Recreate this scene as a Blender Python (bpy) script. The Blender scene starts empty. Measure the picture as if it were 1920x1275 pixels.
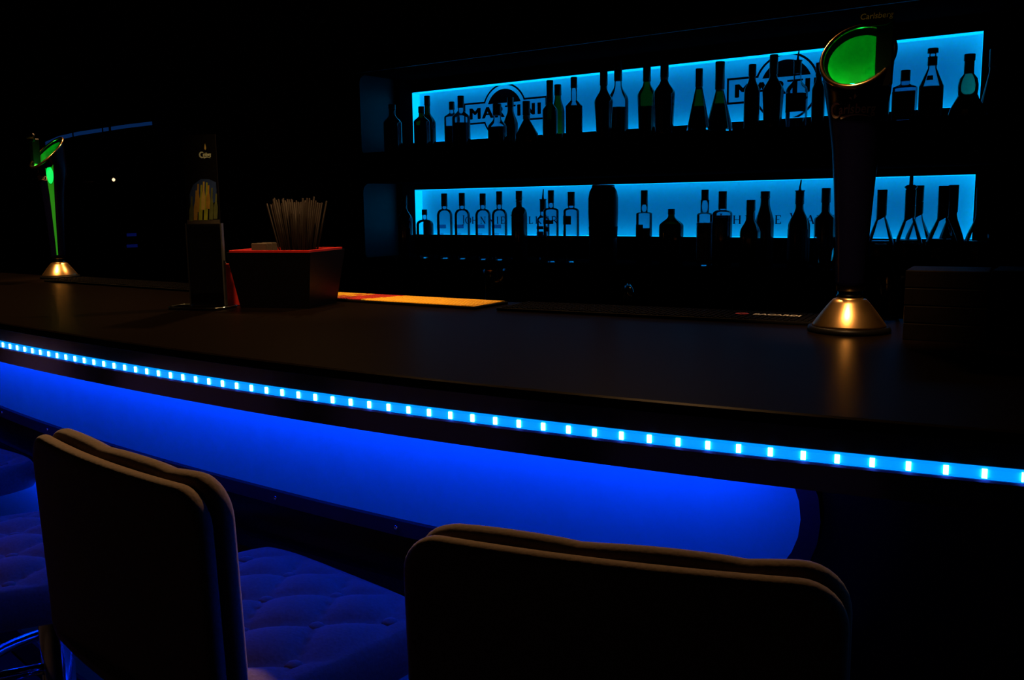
import bpy, bmesh, math, random
from mathutils import Vector, Matrix
random.seed(7)
sc = bpy.context.scene
col = sc.collection

# ------------------------------------------------------------------ camera
CZ = 1.32                       # eye height above the floor
FPX = 1750.0                    # focal length in pixels of the 1920x1275 frame
YAW, PITCH, ROLL = 0.62664, -0.14296, -0.01355
fw = Vector((-math.sin(YAW)*math.cos(PITCH), math.cos(YAW)*math.cos(PITCH), math.sin(PITCH)))
r0 = Vector((math.cos(YAW), math.sin(YAW), 0)); u0 = r0.cross(fw)
rt = r0*math.cos(ROLL)+u0*math.sin(ROLL); up = -r0*math.sin(ROLL)+u0*math.cos(ROLL)
cam = bpy.data.cameras.new('camera'); co = bpy.data.objects.new('camera', cam); col.objects.link(co)
cam.sensor_width = 36; cam.lens = 36*FPX/1920; cam.clip_start = .02
m = Matrix((rt, up, -fw)).transposed().to_4x4(); m.translation = (0, 0, CZ); co.matrix_world = m
sc.camera = co

# ------------------------------------------------------------------ world, exposure, ceiling spots
sc.view_settings.view_transform = 'Standard'; sc.view_settings.look = 'None'
sc.view_settings.gamma = 1; sc.view_settings.use_curve_mapping = False
sc.view_settings.exposure = 0
w = bpy.data.worlds.new('world'); sc.world = w; w.use_nodes = True
w.node_tree.nodes['Background'].inputs[0].default_value = (.0007, .0007, .0016, 1)
w.node_tree.nodes['Background'].inputs[1].default_value = 1
SPOTS = [(-1.29, 2.3), (-2.34, 2.3), (-3.28, 2.3), (-4.19, 2.3)]   # over the aisle behind the bar
SPOT_POWER = 165
# pin spots over the customers' side, aimed at the beer towers and at the middle of the counter
PINS = [((-.42, .86), (-.46, 1.62), 170, 14, 'beer tower beside the brown boxes'), ((-2.75, .95), (-3.05, 1.66), 210, 14, 'distant beer tower'), ((-1.35, .8), (-1.58, 1.56), 120, 26, 'black caddy')]
CEIL = 2.75

def unpx(x, y, Y=None, z=None):
    """point seen at a photo pixel, on the plane Y=... or at height z (above the floor)"""
    d = fw + rt*((x-960)/FPX) - up*((y-637.5)/FPX)
    t = Y/d.y if Y is not None else (z-CZ)/d.z
    p = d*t; p.z += CZ
    return p
def ppm(p):
    return FPX/((Vector(p)-Vector((0, 0, CZ))).dot(fw))

# ------------------------------------------------------------------ materials
M = {}
def mat(name, color, rough=.5, metal=0, var=.15, scale=60, emit=None, estr=1, spec=.5, bump=0, sheen=0, stretch=None):
    if name in M: return M[name]
    m = bpy.data.materials.new(name); m.use_nodes = True; M[name] = m
    nt = m.node_tree; b = nt.nodes['Principled BSDF']
    b.inputs['Roughness'].default_value = rough; b.inputs['Metallic'].default_value = metal
    b.inputs['Specular IOR Level'].default_value = spec
    if sheen: b.inputs['Sheen Weight'].default_value = sheen
    tc = nt.nodes.new('ShaderNodeTexCoord'); n = nt.nodes.new('ShaderNodeTexNoise')
    n.inputs['Scale'].default_value = scale; n.inputs['Detail'].default_value = 4
    src = tc.outputs['Object']
    if stretch:
        mp = nt.nodes.new('ShaderNodeMapping'); mp.inputs['Scale'].default_value = stretch
        nt.links.new(src, mp.inputs[0]); src = mp.outputs[0]
    nt.links.new(src, n.inputs['Vector'])
    cr = nt.nodes.new('ShaderNodeValToRGB')
    c0 = [max(0, c*(1-var)) for c in color]; c1 = [min(1, c*(1+var)) for c in color]
    cr.color_ramp.elements[0].position = .3; cr.color_ramp.elements[1].position = .7
    cr.color_ramp.elements[0].color = (*c0, 1); cr.color_ramp.elements[1].color = (*c1, 1)
    nt.links.new(n.outputs['Fac'], cr.inputs[0]); nt.links.new(cr.outputs[0], b.inputs['Base Color'])
    if emit:
        b.inputs['Emission Color'].default_value = (*emit, 1); b.inputs['Emission Strength'].default_value = estr
    if bump:
        bp = nt.nodes.new('ShaderNodeBump'); bp.inputs['Strength'].default_value = bump; bp.inputs['Distance'].default_value = .002
        nt.links.new(n.outputs['Fac'], bp.inputs['Height']); nt.links.new(bp.outputs[0], b.inputs['Normal'])
    return m
def glass(name, tint, edge, rough=.03, edge_pow=.35):
    """thin hollow glass: straight-through light, tinted more strongly where the wall is seen edge-on"""
    if name in M: return M[name]
    m = bpy.data.materials.new(name); m.use_nodes = True; M[name] = m
    nt = m.node_tree; nt.nodes.clear()
    out = nt.nodes.new('ShaderNodeOutputMaterial'); tr = nt.nodes.new('ShaderNodeBsdfTransparent')
    gl = nt.nodes.new('ShaderNodeBsdfGlossy'); gl.inputs['Roughness'].default_value = rough
    fr = nt.nodes.new('ShaderNodeFresnel'); fr.inputs[0].default_value = 1.45
    mx = nt.nodes.new('ShaderNodeMixShader')
    lw = nt.nodes.new('ShaderNodeLayerWeight'); lw.inputs[0].default_value = edge_pow
    tc = nt.nodes.new('ShaderNodeTexCoord'); no = nt.nodes.new('ShaderNodeTexNoise'); no.inputs['Scale'].default_value = 35
    nt.links.new(tc.outputs['Object'], no.inputs['Vector'])
    ad = nt.nodes.new('ShaderNodeMath'); ad.operation = 'MULTIPLY_ADD'; ad.inputs[1].default_value = .12
    nt.links.new(no.outputs['Fac'], ad.inputs[0]); nt.links.new(lw.outputs['Facing'], ad.inputs[2])
    cr = nt.nodes.new('ShaderNodeValToRGB')
    cr.color_ramp.elements[0].color = (*tint, 1); cr.color_ramp.elements[1].color = (*edge, 1)
    cr.color_ramp.elements[0].position = .75; cr.color_ramp.elements[1].position = 1.0
    nt.links.new(ad.outputs[0], cr.inputs[0]); nt.links.new(cr.outputs[0], tr.inputs[0])
    nt.links.new(fr.outputs[0], mx.inputs[0]); nt.links.new(tr.outputs[0], mx.inputs[1]); nt.links.new(gl.outputs[0], mx.inputs[2])
    nt.links.new(mx.outputs[0], out.inputs[0])
    return m

wall_m = mat('dark_plaster', (.035, .034, .034), .9, var=.12, scale=14)
ceil_m = mat('black_ceiling_paint', (.012, .012, .013), .9, var=.1, scale=10)
floor_m = mat('dark_floor_tile', (.03, .028, .03), .5, var=.2, scale=8)
shelfm = mat('black_lacquered_board', (.003, .003, .0035), .85, var=.1, scale=30, spec=0)
sidem = mat('grey_lacquered_board', (.022, .024, .028), .5, var=.08, scale=30)
topm = mat('dark_brown_laminate', (.0042, .0027, .0017), .38, var=.35, scale=40, stretch=(1, 6, 1), spec=.007)
fasciam = mat('black_gloss_laminate', (.004, .004, .0045), .22, var=.1, scale=30, spec=.3)
navym = mat('navy_satin_rim', (.012, .012, .022), .45, var=.1, scale=30)
frostm = mat('frosted_acrylic', (.02, .85, .55), .6, var=.03, scale=20, spec=.05)
chrome = mat('chrome', (.62, .62, .64), .12, 1, var=.05)
brass = mat('brushed_brass', (.86, .55, .22), .3, 1, var=.16, scale=35, stretch=(1, 1, .12))
brassrim = mat('polished_brass', (.85, .5, .2), .2, 1, var=.08)
towerm = mat('midnight_blue_enamel', (.002, .002, .014), .25, var=.1, spec=.2)
blackp = mat('black_plastic', (.003, .003, .003), .4, var=.1, spec=.1)
blackr = mat('black_rubber', (.003, .003, .003), .8, var=.2, spec=.05)
inkm = mat('black_vinyl_print', (.002, .002, .004), .8, var=.1, spec=0)
suede = mat('taupe_suede', (.17, .13, .105), .95, var=.14, scale=220, bump=.25, sheen=.2, spec=.1)
redp = mat('red_plastic', (.62, .02, .015), .4, var=.06)
redr = mat('red_rubber', (.6, .02, .01), .6, var=.08)
yelr = mat('yellow_rubber', (.95, .60, .02), .6, var=.08)
whitep = mat('off_white_print', (.75, .75, .7), .6, var=.05)
creamp = mat('copper_print', (.95, .66, .46), .4, var=.05)
leafp = mat('pale_green_print', (.62, .8, .6), .6, var=.05)
goldp = mat('gold_print', (.6, .5, .12), .5, var=.08)
navyp = mat('deep_blue_print', (.02, .06, .22), .6, var=.15)
limep = mat('lime_green_print', (.38, .48, .03), .5, var=.2)
amberp = mat('amber_print', (.45, .3, .04), .5, var=.2)
olivep = mat('olive_print', (.12, .16, .05), .5, var=.2)
boardp = mat('black_card', (.003, .003, .003), .8, var=.1, spec=.05)
strawm = mat('brown_straw_plastic', (.008, .0055, .0038), .5, var=.15, spec=.08)
napm = mat('grey_paper', (.05, .042, .03), .9, var=.05)
leather = mat('dark_brown_leather', (.004, .0027, .0018), .5, var=.2, bump=.2, spec=.06)
capm = mat('black_cap', (.006, .006, .008), .35, var=.1)
darkg = mat('near_black_glass', (.004, .005, .006), .08, var=.1)
labm = mat('dark_paper_label', (.03, .03, .035), .7, var=.2)
wlab = mat('white_paper_label', (.5, .5, .52), .7, var=.06)
liqd = mat('dark_liquor', (.006, .005, .004), .1, var=.1)
clearg = glass('clear_glass', (.80, .88, .92), (.10, .16, .22))
blueg = glass('pale_blue_glass', (.55, .68, .8), (.05, .1, .16))
greeng = glass('green_glass', (.34, .33, .08), (.03, .05, .01))
tealg = glass('teal_liquor_glass', (.55, .62, .42), (.3, .4, .3))
acryl = glass('clear_acrylic', (.9, .92, .92), (.35, .38, .4))
oliveg = glass('dark_olive_glass', (.10, .13, .03), (.01, .015, .004))
def emis(name, c, s): return mat(name, (.02, .02, .02), .6, var=.05, emit=c, estr=s)
PANEL = mat('backlit_blue_acrylic', (.75, .75, .78), .6, var=.02, scale=20, emit=(0, .245, 1), estr=.23)
BAR = emis('blue_led_bar', (0, .42, 1), 1.6)
UNDER = emis('blue_under_counter_led', (0, .024, 1), 19)
UNDER2 = emis('blue_lower_recess_led', (0, .024, 1), 22)
SLEEVE = mat('glowing_blue_sleeve', (.02, .55, .6), .3, var=.03, emit=(0, .27, 1), estr=1.1)
CHIP = emis('white_hot_led', (.10, .34, 1), 16)
GREENLENS = mat('green_lens', (.008, .26, .05), .4, var=.05, emit=(0, .06, .008), estr=.06)
GREENLED = emis('green_led', (.0, 1, .13), 230)
GREENSTRIP = emis('green_light_window', (0, .16, .002), 1.2)
GREENHOT = emis('green_hot_spot', (0, .9, .12), 1.1)
REFLBLUE = emis('dim_blue_reflection', (.003, .026, .12), .5)
GLINTBLUE = emis('dim_blue_glint', (.002, .008, .12), .3)
BULB = emis('warm_bulb', (1, .62, .3), 2.2)

# ------------------------------------------------------------------ mesh helpers
def mk(name, v, f, m, parent=None, smooth=False):
    me = bpy.data.meshes.new(name); me.from_pydata([tuple(p) for p in v], [], f); me.update()
    o = bpy.data.objects.new(name, me); col.objects.link(o); me.materials.append(m)
    if smooth: me.polygons.foreach_set('use_smooth', [True]*len(me.polygons))
    if parent: o.parent = parent
    return o
def fixn(o):
    bm = bmesh.new(); bm.from_mesh(o.data); bmesh.ops.recalc_face_normals(bm, faces=bm.faces); bm.to_mesh(o.data); bm.free(); return o
def tag(o, label=None, cat=None, group=None, kind=None):
    if label: o['label'] = label
    if cat: o['category'] = cat
    if group: o['group'] = group
    if kind: o['kind'] = kind
    return o
def thing(name, loc, rz, label, cat, group=None):
    o = bpy.data.objects.new(name, None); o.empty_display_size = .05; col.objects.link(o)
    o.location = loc; o.rotation_euler = (0, 0, rz); return tag(o, label, cat, group)
def boxg(x0, x1, y0, y1, z0, z1):
    v = [(x, y, z) for z in (z0, z1) for y in (y0, y1) for x in (x0, x1)]
    f = [(0, 2, 3, 1), (4, 5, 7, 6), (0, 1, 5, 4), (2, 6, 7, 3), (0, 4, 6, 2), (1, 3, 7, 5)]
    return v, f
def box(name, x0, x1, y0, y1, z0, z1, m, parent=None, bevel=0):
    o = mk(name, *boxg(x0, x1, y0, y1, z0, z1), m, parent)
    if bevel:
        bm = bmesh.new(); bm.from_mesh(o.data)
        bmesh.ops.bevel(bm, geom=bm.edges[:], offset=bevel, segments=2, affect='EDGES', profile=.5)
        bm.to_mesh(o.data); bm.free()
    return o
def join(parts):
    V, F = [], []
    for v, f in parts:
        n = len(V); V += list(v); F += [tuple(i+n for i in q) for q in f]
    return V, F
def latheg(prof, n=28, c=(0, 0, 0), sx=1, sy=1, p=2.0, a0=0, a1=2*math.pi, capb=True, capt=True):
    full = abs(a1-a0-2*math.pi) < 1e-6; k = n if full else n+1; V, F = [], []
    for r, z in prof:
        for i in range(k):
            a = a0+(a1-a0)*i/n; ca, sa = math.cos(a), math.sin(a)
            q = (abs(ca)**p+abs(sa)**p)**(-1/p)
            V.append((c[0]+r*q*ca*sx, c[1]+r*q*sa*sy, c[2]+z))
    for j in range(len(prof)-1):
        for i in range(n):
            b = (i+1) % k
            F.append((j*k+i, j*k+b, (j+1)*k+b, (j+1)*k+i))
    if full and capb: F.append(tuple(range(k-1, -1, -1)))
    if full and capt: F.append(tuple((len(prof)-1)*k+i for i in range(k)))
    return V, F
def lathe(name, prof, m, parent=None, **kw):
    o = mk(name, *latheg(prof, **kw), m, parent, True)
    return o
def tubeg(path, r, n=8, closed=False):
    V, F = [], []; P = [Vector(p) for p in path]; k = len(P); last = None
    for i, p in enumerate(P):
        if closed: t = P[(i+1) % k]-P[i-1]
        else: t = P[min(i+1, k-1)]-P[max(i-1, 0)]
        t.normalize()
        if last is None:
            a = Vector((0, 0, 1)) if abs(t.z) < .9 else Vector((1, 0, 0)); s = t.cross(a).normalized()
        else: s = (last-t*last.dot(t)).normalized()
        last = s; b = t.cross(s); rr = r[i] if isinstance(r, (list, tuple)) else r
        for j in range(n):
            a = 2*math.pi*j/n; V.append(p+s*(rr*math.cos(a))+b*(rr*math.sin(a)))
    for i in range(k if closed else k-1):
        for j in range(n):
            F.append((i*n+j, i*n+(j+1) % n, ((i+1) % k)*n+(j+1) % n, ((i+1) % k)*n+j))
    if not closed: F += [tuple(range(n-1, -1, -1)), tuple((k-1)*n+j for j in range(n))]
    return V, F
def tube(name, path, r, m, parent=None, n=8, closed=False): return mk(name, *tubeg(path, r, n, closed), m, parent, True)
def prismg(outline, fn, t0, t1):
    """outline [(a,b)] extruded from t0 to t1; fn(a,b,t)->xyz"""
    n = len(outline); V = [fn(a, b, t0) for a, b in outline]+[fn(a, b, t1) for a, b in outline]
    F = [tuple(range(n-1, -1, -1)), tuple(range(n, 2*n))]+[(i, (i+1) % n, n+(i+1) % n, n+i) for i in range(n)]
    return V, F
def slab(name, outline, t, r, m, parent, fn):
    """pillow-edged slab: outline polygon (a,b) with thickness t along the third axis"""
    n = len(outline); cx = sum(a for a, b in outline)/n; cy = sum(b for a, b in outline)/n
    rings = []
    def inset(d):
        out = []
        for i in range(n):
            a0, b0 = outline[i-1]; a1, b1 = outline[(i+1) % n]; tx, ty = a1-a0, b1-b0; L = math.hypot(tx, ty) or 1
            nx, ny = -ty/L, tx/L
            if (cx-outline[i][0])*nx+(cy-outline[i][1])*ny < 0: nx, ny = -nx, -ny
            out.append((outline[i][0]+nx*d, outline[i][1]+ny*d))
        return out
    K = 5; V, F = [], []
    lv = [(r*(1-math.sin(k/K*math.pi/2)), r*(1-math.cos(k/K*math.pi/2))) for k in range(K+1)]
    seq = [(d, z) for d, z in lv]+[(d, t-z) for d, z in reversed(lv)]
    seq = [(r*1.8, 0)]+seq+[(r*1.8, t)]
    for d, z in seq: V += [fn(a, b, z) for a, b in inset(d)]
    for j in range(len(seq)-1):
        for i in range(n): F.append((j*n+i, j*n+(i+1) % n, (j+1)*n+(i+1) % n, (j+1)*n+i))
    F += [tuple(range(n-1, -1, -1)), tuple((len(seq)-1)*n+i for i in range(n))]
    return fixn(mk(name, V, F, m, parent, True))
def rrect(x0, x1, z0, z1, rt_, rb=None, k=6):
    rb = rt_ if rb is None else rb; P = []
    for cx, cz, r, a0 in ((x1-rt_, z1-rt_, rt_, 0), (x0+rt_, z1-rt_, rt_, 90), (x0+rb, z0+rb, rb, 180), (x1-rb, z0+rb, rb, 270)):
        for i in range(k+1):
            a = math.radians(a0+90*i/k); P.append((cx+r*math.cos(a), cz+r*math.sin(a)))
    return P
def textg(s, size, bold=0, shear=0, align='CENTER', space=1):
    cu = bpy.data.curves.new('t', 'FONT'); cu.body = s; cu.size = size; cu.offset = bold; cu.shear = shear
    cu.align_x = align; cu.space_character = space; cu.resolution_u = 3
    o = bpy.data.objects.new('t', cu); col.objects.link(o)
    dg = bpy.context.evaluated_depsgraph_get(); dg.update()
    me = bpy.data.meshes.new_from_object(o.evaluated_get(dg))
    V = [tuple(v.co) for v in me.vertices]; F = [tuple(p.vertices) for p in me.polygons]
    bpy.data.objects.remove(o); bpy.data.curves.remove(cu); bpy.data.meshes.remove(me)
    return V, F
def mapg(g, fn): return [fn(*p) for p in g[0]], g[1]
def circ(cx, cy, r, a0, a1, n=24): return [(cx+r*math.cos(math.radians(a0+(a1-a0)*i/n)), cy+r*math.sin(math.radians(a0+(a1-a0)*i/n))) for i in range(n+1)]
def bandg(pts, wd):
    """flat ribbon of width wd along 2-D points, as 2-D verts (x,y,0)"""
    V, F = [], []; n = len(pts)
    for i, (x, y) in enumerate(pts):
        x0, y0 = pts[max(0, i-1)]; x1, y1 = pts[min(n-1, i+1)]; L = math.hypot(x1-x0, y1-y0) or 1
        ww = wd[i] if isinstance(wd, (list, tuple)) else wd
        nx, ny = -(y1-y0)/L*ww/2, (x1-x0)/L*ww/2
        V += [(x+nx, y+ny, 0), (x-nx, y-ny, 0)]
    return V, [(2*i, 2*i+1, 2*i+3, 2*i+2) for i in range(n-1)]

# ------------------------------------------------------------------ the room
XL, XR, YF, YB = -6.2, 3.2, -3.2, 3.95
tag(box('floor', XL-.1, XR+.1, YF-.1, YB+.1, -.1, 0, floor_m), 'dark tiled floor of the bar room', 'floor', kind='structure')
tag(box('ceiling', XL-.1, XR+.1, YF-.1, YB+.1, CEIL, CEIL+.1, ceil_m), 'black painted ceiling above the bar', 'ceiling', kind='structure')
tag(box('wall_back', XL-.1, XR+.1, YB, YB+.1, 0, CEIL, wall_m), 'dark wall behind the backlit bottle shelves', 'wall', kind='structure')
tag(box('wall_left', XL-.1, XL, YF, YB, 0, CEIL, wall_m), 'dark wall at the far end of the bar', 'wall', kind='structure')
tag(box('wall_right', XR, XR+.1, YF, YB, 0, CEIL, wall_m), 'dark wall beyond the near end of the bar', 'wall', kind='structure')
tag(box('wall_front', XL-.1, XR+.1, YF-.1, YF, 0, CEIL, wall_m), 'dark wall behind the bar stools', 'wall', kind='structure')

# ceiling spots: housing + lamp
def ceiling_spot(x, y, aim, power, size, blend, label, group=None):
    t = thing('ceiling_spotlight', (x, y, CEIL), 0, label, 'spotlight', group)
    lathe('housing', [(.045, 0), (.045, -.012), (.036, -.012), (.034, -.004)], blackp, t, capt=False, capb=False)
    L = bpy.data.lights.new('warm_spot', 'SPOT'); L.energy = power; L.color = (1, .52, .2)
    L.spot_size = math.radians(size); L.spot_blend = blend; L.shadow_soft_size = .05
    lo = bpy.data.objects.new('lamp', L); col.objects.link(lo); lo.parent = t; lo.location = (0, 0, -.02)
    if aim:
        d = Vector((aim[0]-x, aim[1]-y, CZ-.18-CEIL)); lo.rotation_mode = 'QUATERNION'
        lo.rotation_quaternion = d.to_track_quat('-Z', 'Y')
for x, y in SPOTS:
    ceiling_spot(x, y, (x, .45), SPOT_POWER, 84, 1, 'small round warm spotlight set in the ceiling over the aisle behind the bar', 'ceiling spotlights over the aisle')
for (x, y), aim, pw, sz, what in PINS:
    ceiling_spot(x, y, aim, pw, sz, .9, 'narrow warm pin spot in the ceiling aimed at the '+what)

# ------------------------------------------------------------------ bar counter
TOP = CZ-.22
def E(x): return .876+(.09 if x > -1.2 else .055)*(x+1.2)**2
def BK(x): return 1.70+(.045*(x+2.2)**2 if x > -2.2 else 0)
BX0, BX1 = -4.3, .75
XS = [BX0+(BX1-BX0)*i/100 for i in range(101)]
def nrm(x):
    d = (E(x+.01)-E(x-.01))/.02; L = math.hypot(1, d); return (-d/L, 1/L)    # towards the bartender
def off(x, o): a = nrm(x); return (x+a[0]*o, E(x)+a[1]*o)
def sweep(name, prof, m, parent, xs=XS, closed=True, smooth=False):
    """prof: [(offset from the front edge, z)] swept along the bar"""
    V, F = [], []; n = len(prof)
    for x in xs:
        for o, z in prof: p = off(x, o); V.append((p[0], p[1], z))
    for i in range(len(xs)-1):
        for j in range(n if closed else n-1):
            k = (j+1) % n; F.append((i*n+j, i*n+k, (i+1)*n+k, (i+1)*n+j))
    if closed: F += [tuple(range(n)), tuple((len(xs)-1)*n+j for j in reversed(range(n)))]
    return fixn(mk(name, V, F, m, parent, smooth))
bar = thing('bar_counter', (0, 0, 0), 0, 'long curved dark bar counter with blue lit recesses below its front edge', 'bar counter')
V, F = [], []
for x in XS:
    f0 = [off(x, q) for q in (.0, .001, .004, .009)]
    zs = (TOP-.012, TOP-.006, TOP-.0015, TOP)
    for p, z in zip(f0, zs): V.append((p[0], p[1], z))
    V += [(x, BK(x)-.004, TOP), (x, BK(x), TOP-.004), (x, BK(x), TOP-.035), (f0[3][0], f0[3][1]+.02, TOP-.035)]
n = 8
for i in range(100):
    for j in range(n): F.append((i*n+j, i*n+(j+1) % n, (i+1)*n+(j+1) % n, (i+1)*n+j))
F += [tuple(range(n)), tuple(100*n+j for j in reversed(range(n)))]
fixn(mk('countertop', V, F, topm, bar))
sweep('fascia', [(.0005, TOP-.0125), (.0005, TOP-.08), (.02, TOP-.08), (.02, TOP-.0125)], fasciam, bar)
PO = .17                                                   # panel face, behind the front edge
sweep('underside_board', [(.02, TOP-.036), (.02, TOP-.06), (PO+.1, TOP-.06), (PO+.1, TOP-.036)], fasciam, bar)
sweep('front_board', [(PO+.004, 0.0), (PO+.004, TOP-.06), (PO+.03, TOP-.06), (PO+.03, 0.0)], fasciam, bar)
def stadium(x1, z0, z1, x0=-4.0, k=14, grow=0):
    r = (z1-z0)/2+grow; zc = (z0+z1)/2; out = []
    for cx, a0 in ((x1-(z1-z0)/2, -90), (x0+(z1-z0)/2, 90)):
        out += [(cx+r*math.cos(math.radians(a0+180*i/k)), zc+r*math.sin(math.radians(a0+180*i/k))) for i in range(k+1)]
    # subdivide the long straight runs
    P = []
    for i, a in enumerate(out):
        b = out[(i+1) % len(out)]; P.append(a); L = abs(b[0]-a[0])
        if L > .3:
            q = int(L/.06); P += [(a[0]+(b[0]-a[0])*j/q, a[1]+(b[1]-a[1])*j/q) for j in range(1, q)]
    return P
def slot(z0, z1, x1, label):
    P = stadium(x1, z0, z1); zc = (z0+z1)/2; n = len(P)
    # light panel: strips between the outline and the middle line
    V = [(*off(a, PO), b) for a, b in P]+[(*off(min(max(a, -4+(z1-z0)/2), x1-(z1-z0)/2), PO), zc) for a, b in P]
    o = mk('light_panel', V, [(i, (i+1) % n, n+(i+1) % n, n+i) for i in range(n)], frostm, bar, True); fixn(o)
    o['label'] = label
    Q = stadium(x1, z0, z1, grow=.024)
    V = [(*off(a, PO+.002), b) for a, b in P]+[(*off(a, PO-.010), b) for a, b in P]+[(*off(a, PO-.010), b) for a, b in Q]+[(*off(a, PO+.002), b) for a, b in Q]
    F = [(k*n+i, k*n+(i+1) % n, (k+1)*n+(i+1) % n, (k+1)*n+i) for k in range(3) for i in range(n)]
    rim = fixn(mk('recess_rim', V, F, navym, bar))
    for a in [x1-.35-.29*i for i in range(9)]:
        p = off(a, PO-.0105); g = latheg([(.0045, 0), (.0035, .0015), (.0, .0017)], n=8)
        mk('screw', [(p[0]+q[0], p[1]-q[2], z0-.012+q[1]) for q in g[0]], g[1], chrome, rim, True)
slot(CZ-.490, CZ-.284, -.338, 'blue lit panel with rounded end under the counter edge')
slot(CZ-1.10, CZ-.62, -.32, 'large lower blue lit panel')
xs2 = [x for x in XS if -4.0 <= x <= -.40]+[-.37]
sweep('led_bar', [(.085, TOP-.094), (.085, TOP-.062), (.097, TOP-.062), (.097, TOP-.094)], UNDER, bar, xs2)
xs3 = [x for x in XS if -3.8 <= x <= -.55]
sweep('recess_ledge', [(PO-.05, CZ-.586), (PO-.05, CZ-.604), (PO-.012, CZ-.604), (PO-.012, CZ-.586)], fasciam, bar, xs3)
sweep('led_bar', [(PO-.042, CZ-.6045), (PO-.042, CZ-.610), (PO-.032, CZ-.610), (PO-.032, CZ-.6045)], UNDER2, bar, xs3)
sweep('kick_plate', [(PO+.001, .01), (PO+.001, .12), (PO+.0035, .12), (PO+.0035, .01)], chrome, bar)
# inner side of the counter
sweep('rear_board', [(.62, .0), (.62, TOP-.036), (.64, TOP-.036), (.64, 0)], shelfm, bar, [x for x in XS if x < .6])

# LED rope on the fascia
strip = thing('led_strip', (off(-1, 0)[0], off(-1, 0)[1], TOP-.05), 0, 'glowing blue strip of small lights along the front edge of the counter', 'light strip')
so = Vector(strip.location)
SZ = TOP-.042
xs4 = [-2.75+.0333*i for i in range(97) if -2.75+.0333*i < .6]
def relsweep(name, prof, m, xs):
    o = sweep(name, prof, m, strip, xs)
    for v in o.data.vertices: v.co -= so
    return o
relsweep('sleeve', [(0, SZ-.0065), (-.0015, SZ-.0065), (-.0028, SZ-.004), (-.0028, SZ+.004), (-.0015, SZ+.0065), (0, SZ+.0065)], SLEEVE, xs4)
relsweep('sleeve_channel', [(0, SZ-.0095), (-.002, SZ-.0095), (-.002, SZ-.007), (0, SZ-.007)], mat('blue_clear_channel', (.1, .12, .4), .2), xs4)
chipg = boxg(-.0024, .0024, -.0012, .0012, -.0045, .0045)
x = -.344; chips = []
while x < .5: chips.append(x); x += .0333
x = -.344-.0333
while x > -2.7: chips.append(x); x -= .0333
cm = None
for x in sorted(chips):
    p = off(x, -.0034)
    if cm is None:
        o = mk('led', *chipg, CHIP, strip); cm = o.data
    else:
        o = bpy.data.objects.new('led', cm); col.objects.link(o); o.parent = strip
    a = nrm(x); o.location = Vector((p[0], p[1], SZ))-so; o.rotation_euler = (0, 0, math.atan2(-a[0], a[1]))

# ------------------------------------------------------------------ back bar: two niches with backlit panels
YP, YO, YFR = 3.81, 3.75, 3.40
UX0, UX1 = -.8900*3.75, -.171*3.75
bb = thing('back_bar', (-1.9, 3.6, 0), 0, 'black back bar shelving with two long blue backlit niches for bottles', 'shelving')
bo = Vector(bb.location)
def bbx(name, x0, x1, y0, y1, z0, z1, m, bevel=0, parent=None):
    return box(name, x0-bo.x, x1-bo.x, y0-bo.y, y1-bo.y, z0-bo.z, z1-bo.z, m, parent or bb, bevel)
Zt1, Zb1 = CZ+.1571*3.75, CZ+.0883*3.75
Zt2, Zb2 = CZ+.0239*3.75, CZ-.0386*3.75
SU, SL = CZ+.27, CZ-.25                                    # shelf surfaces
CU, CL = CZ+.650, CZ+.12                                   # niche ceilings
EX0, EX1 = UX0-.03, 1.2
bbx('top_board', EX0-.05, EX1, YFR, 3.93, CU, CU+.09, shelfm, .006)
bbx('lit_edge_strip', EX0-.05, EX1, YFR-.012, YFR-.001, CU+.004, CU+.03, sidem)  # paler strip imitating the faint line of light along the board's front edge
bbx('middle_board', EX0-.05, EX1, YFR, 3.93, CL, SU, shelfm, .006)
bbx('lower_board', EX0-.05, EX1, YFR-.02, 3.93, SL-.04, SL, shelfm, .004)
bbx('cabinet_base', EX0-.05, EX1, YFR+.02, 3.93, 0, SL-.04, wall_m)
for z0, z1 in ((SU, CU), (SL, CL)):
    # rounded end panel
    pts = rrect(YFR+.005, 3.74, z0, z1, .045, .02, 5)
    g = prismg(pts, lambda a, b, t: (t-bo.x, a-bo.y, b-bo.z), EX0-.045, EX0-.005)
    fixn(mk('end_panel', *g, sidem, bb))
    bbx('panel_frame', EX0-.004, UX0, 3.655, 3.93, z0+.001, z1-.001, shelfm)
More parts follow.
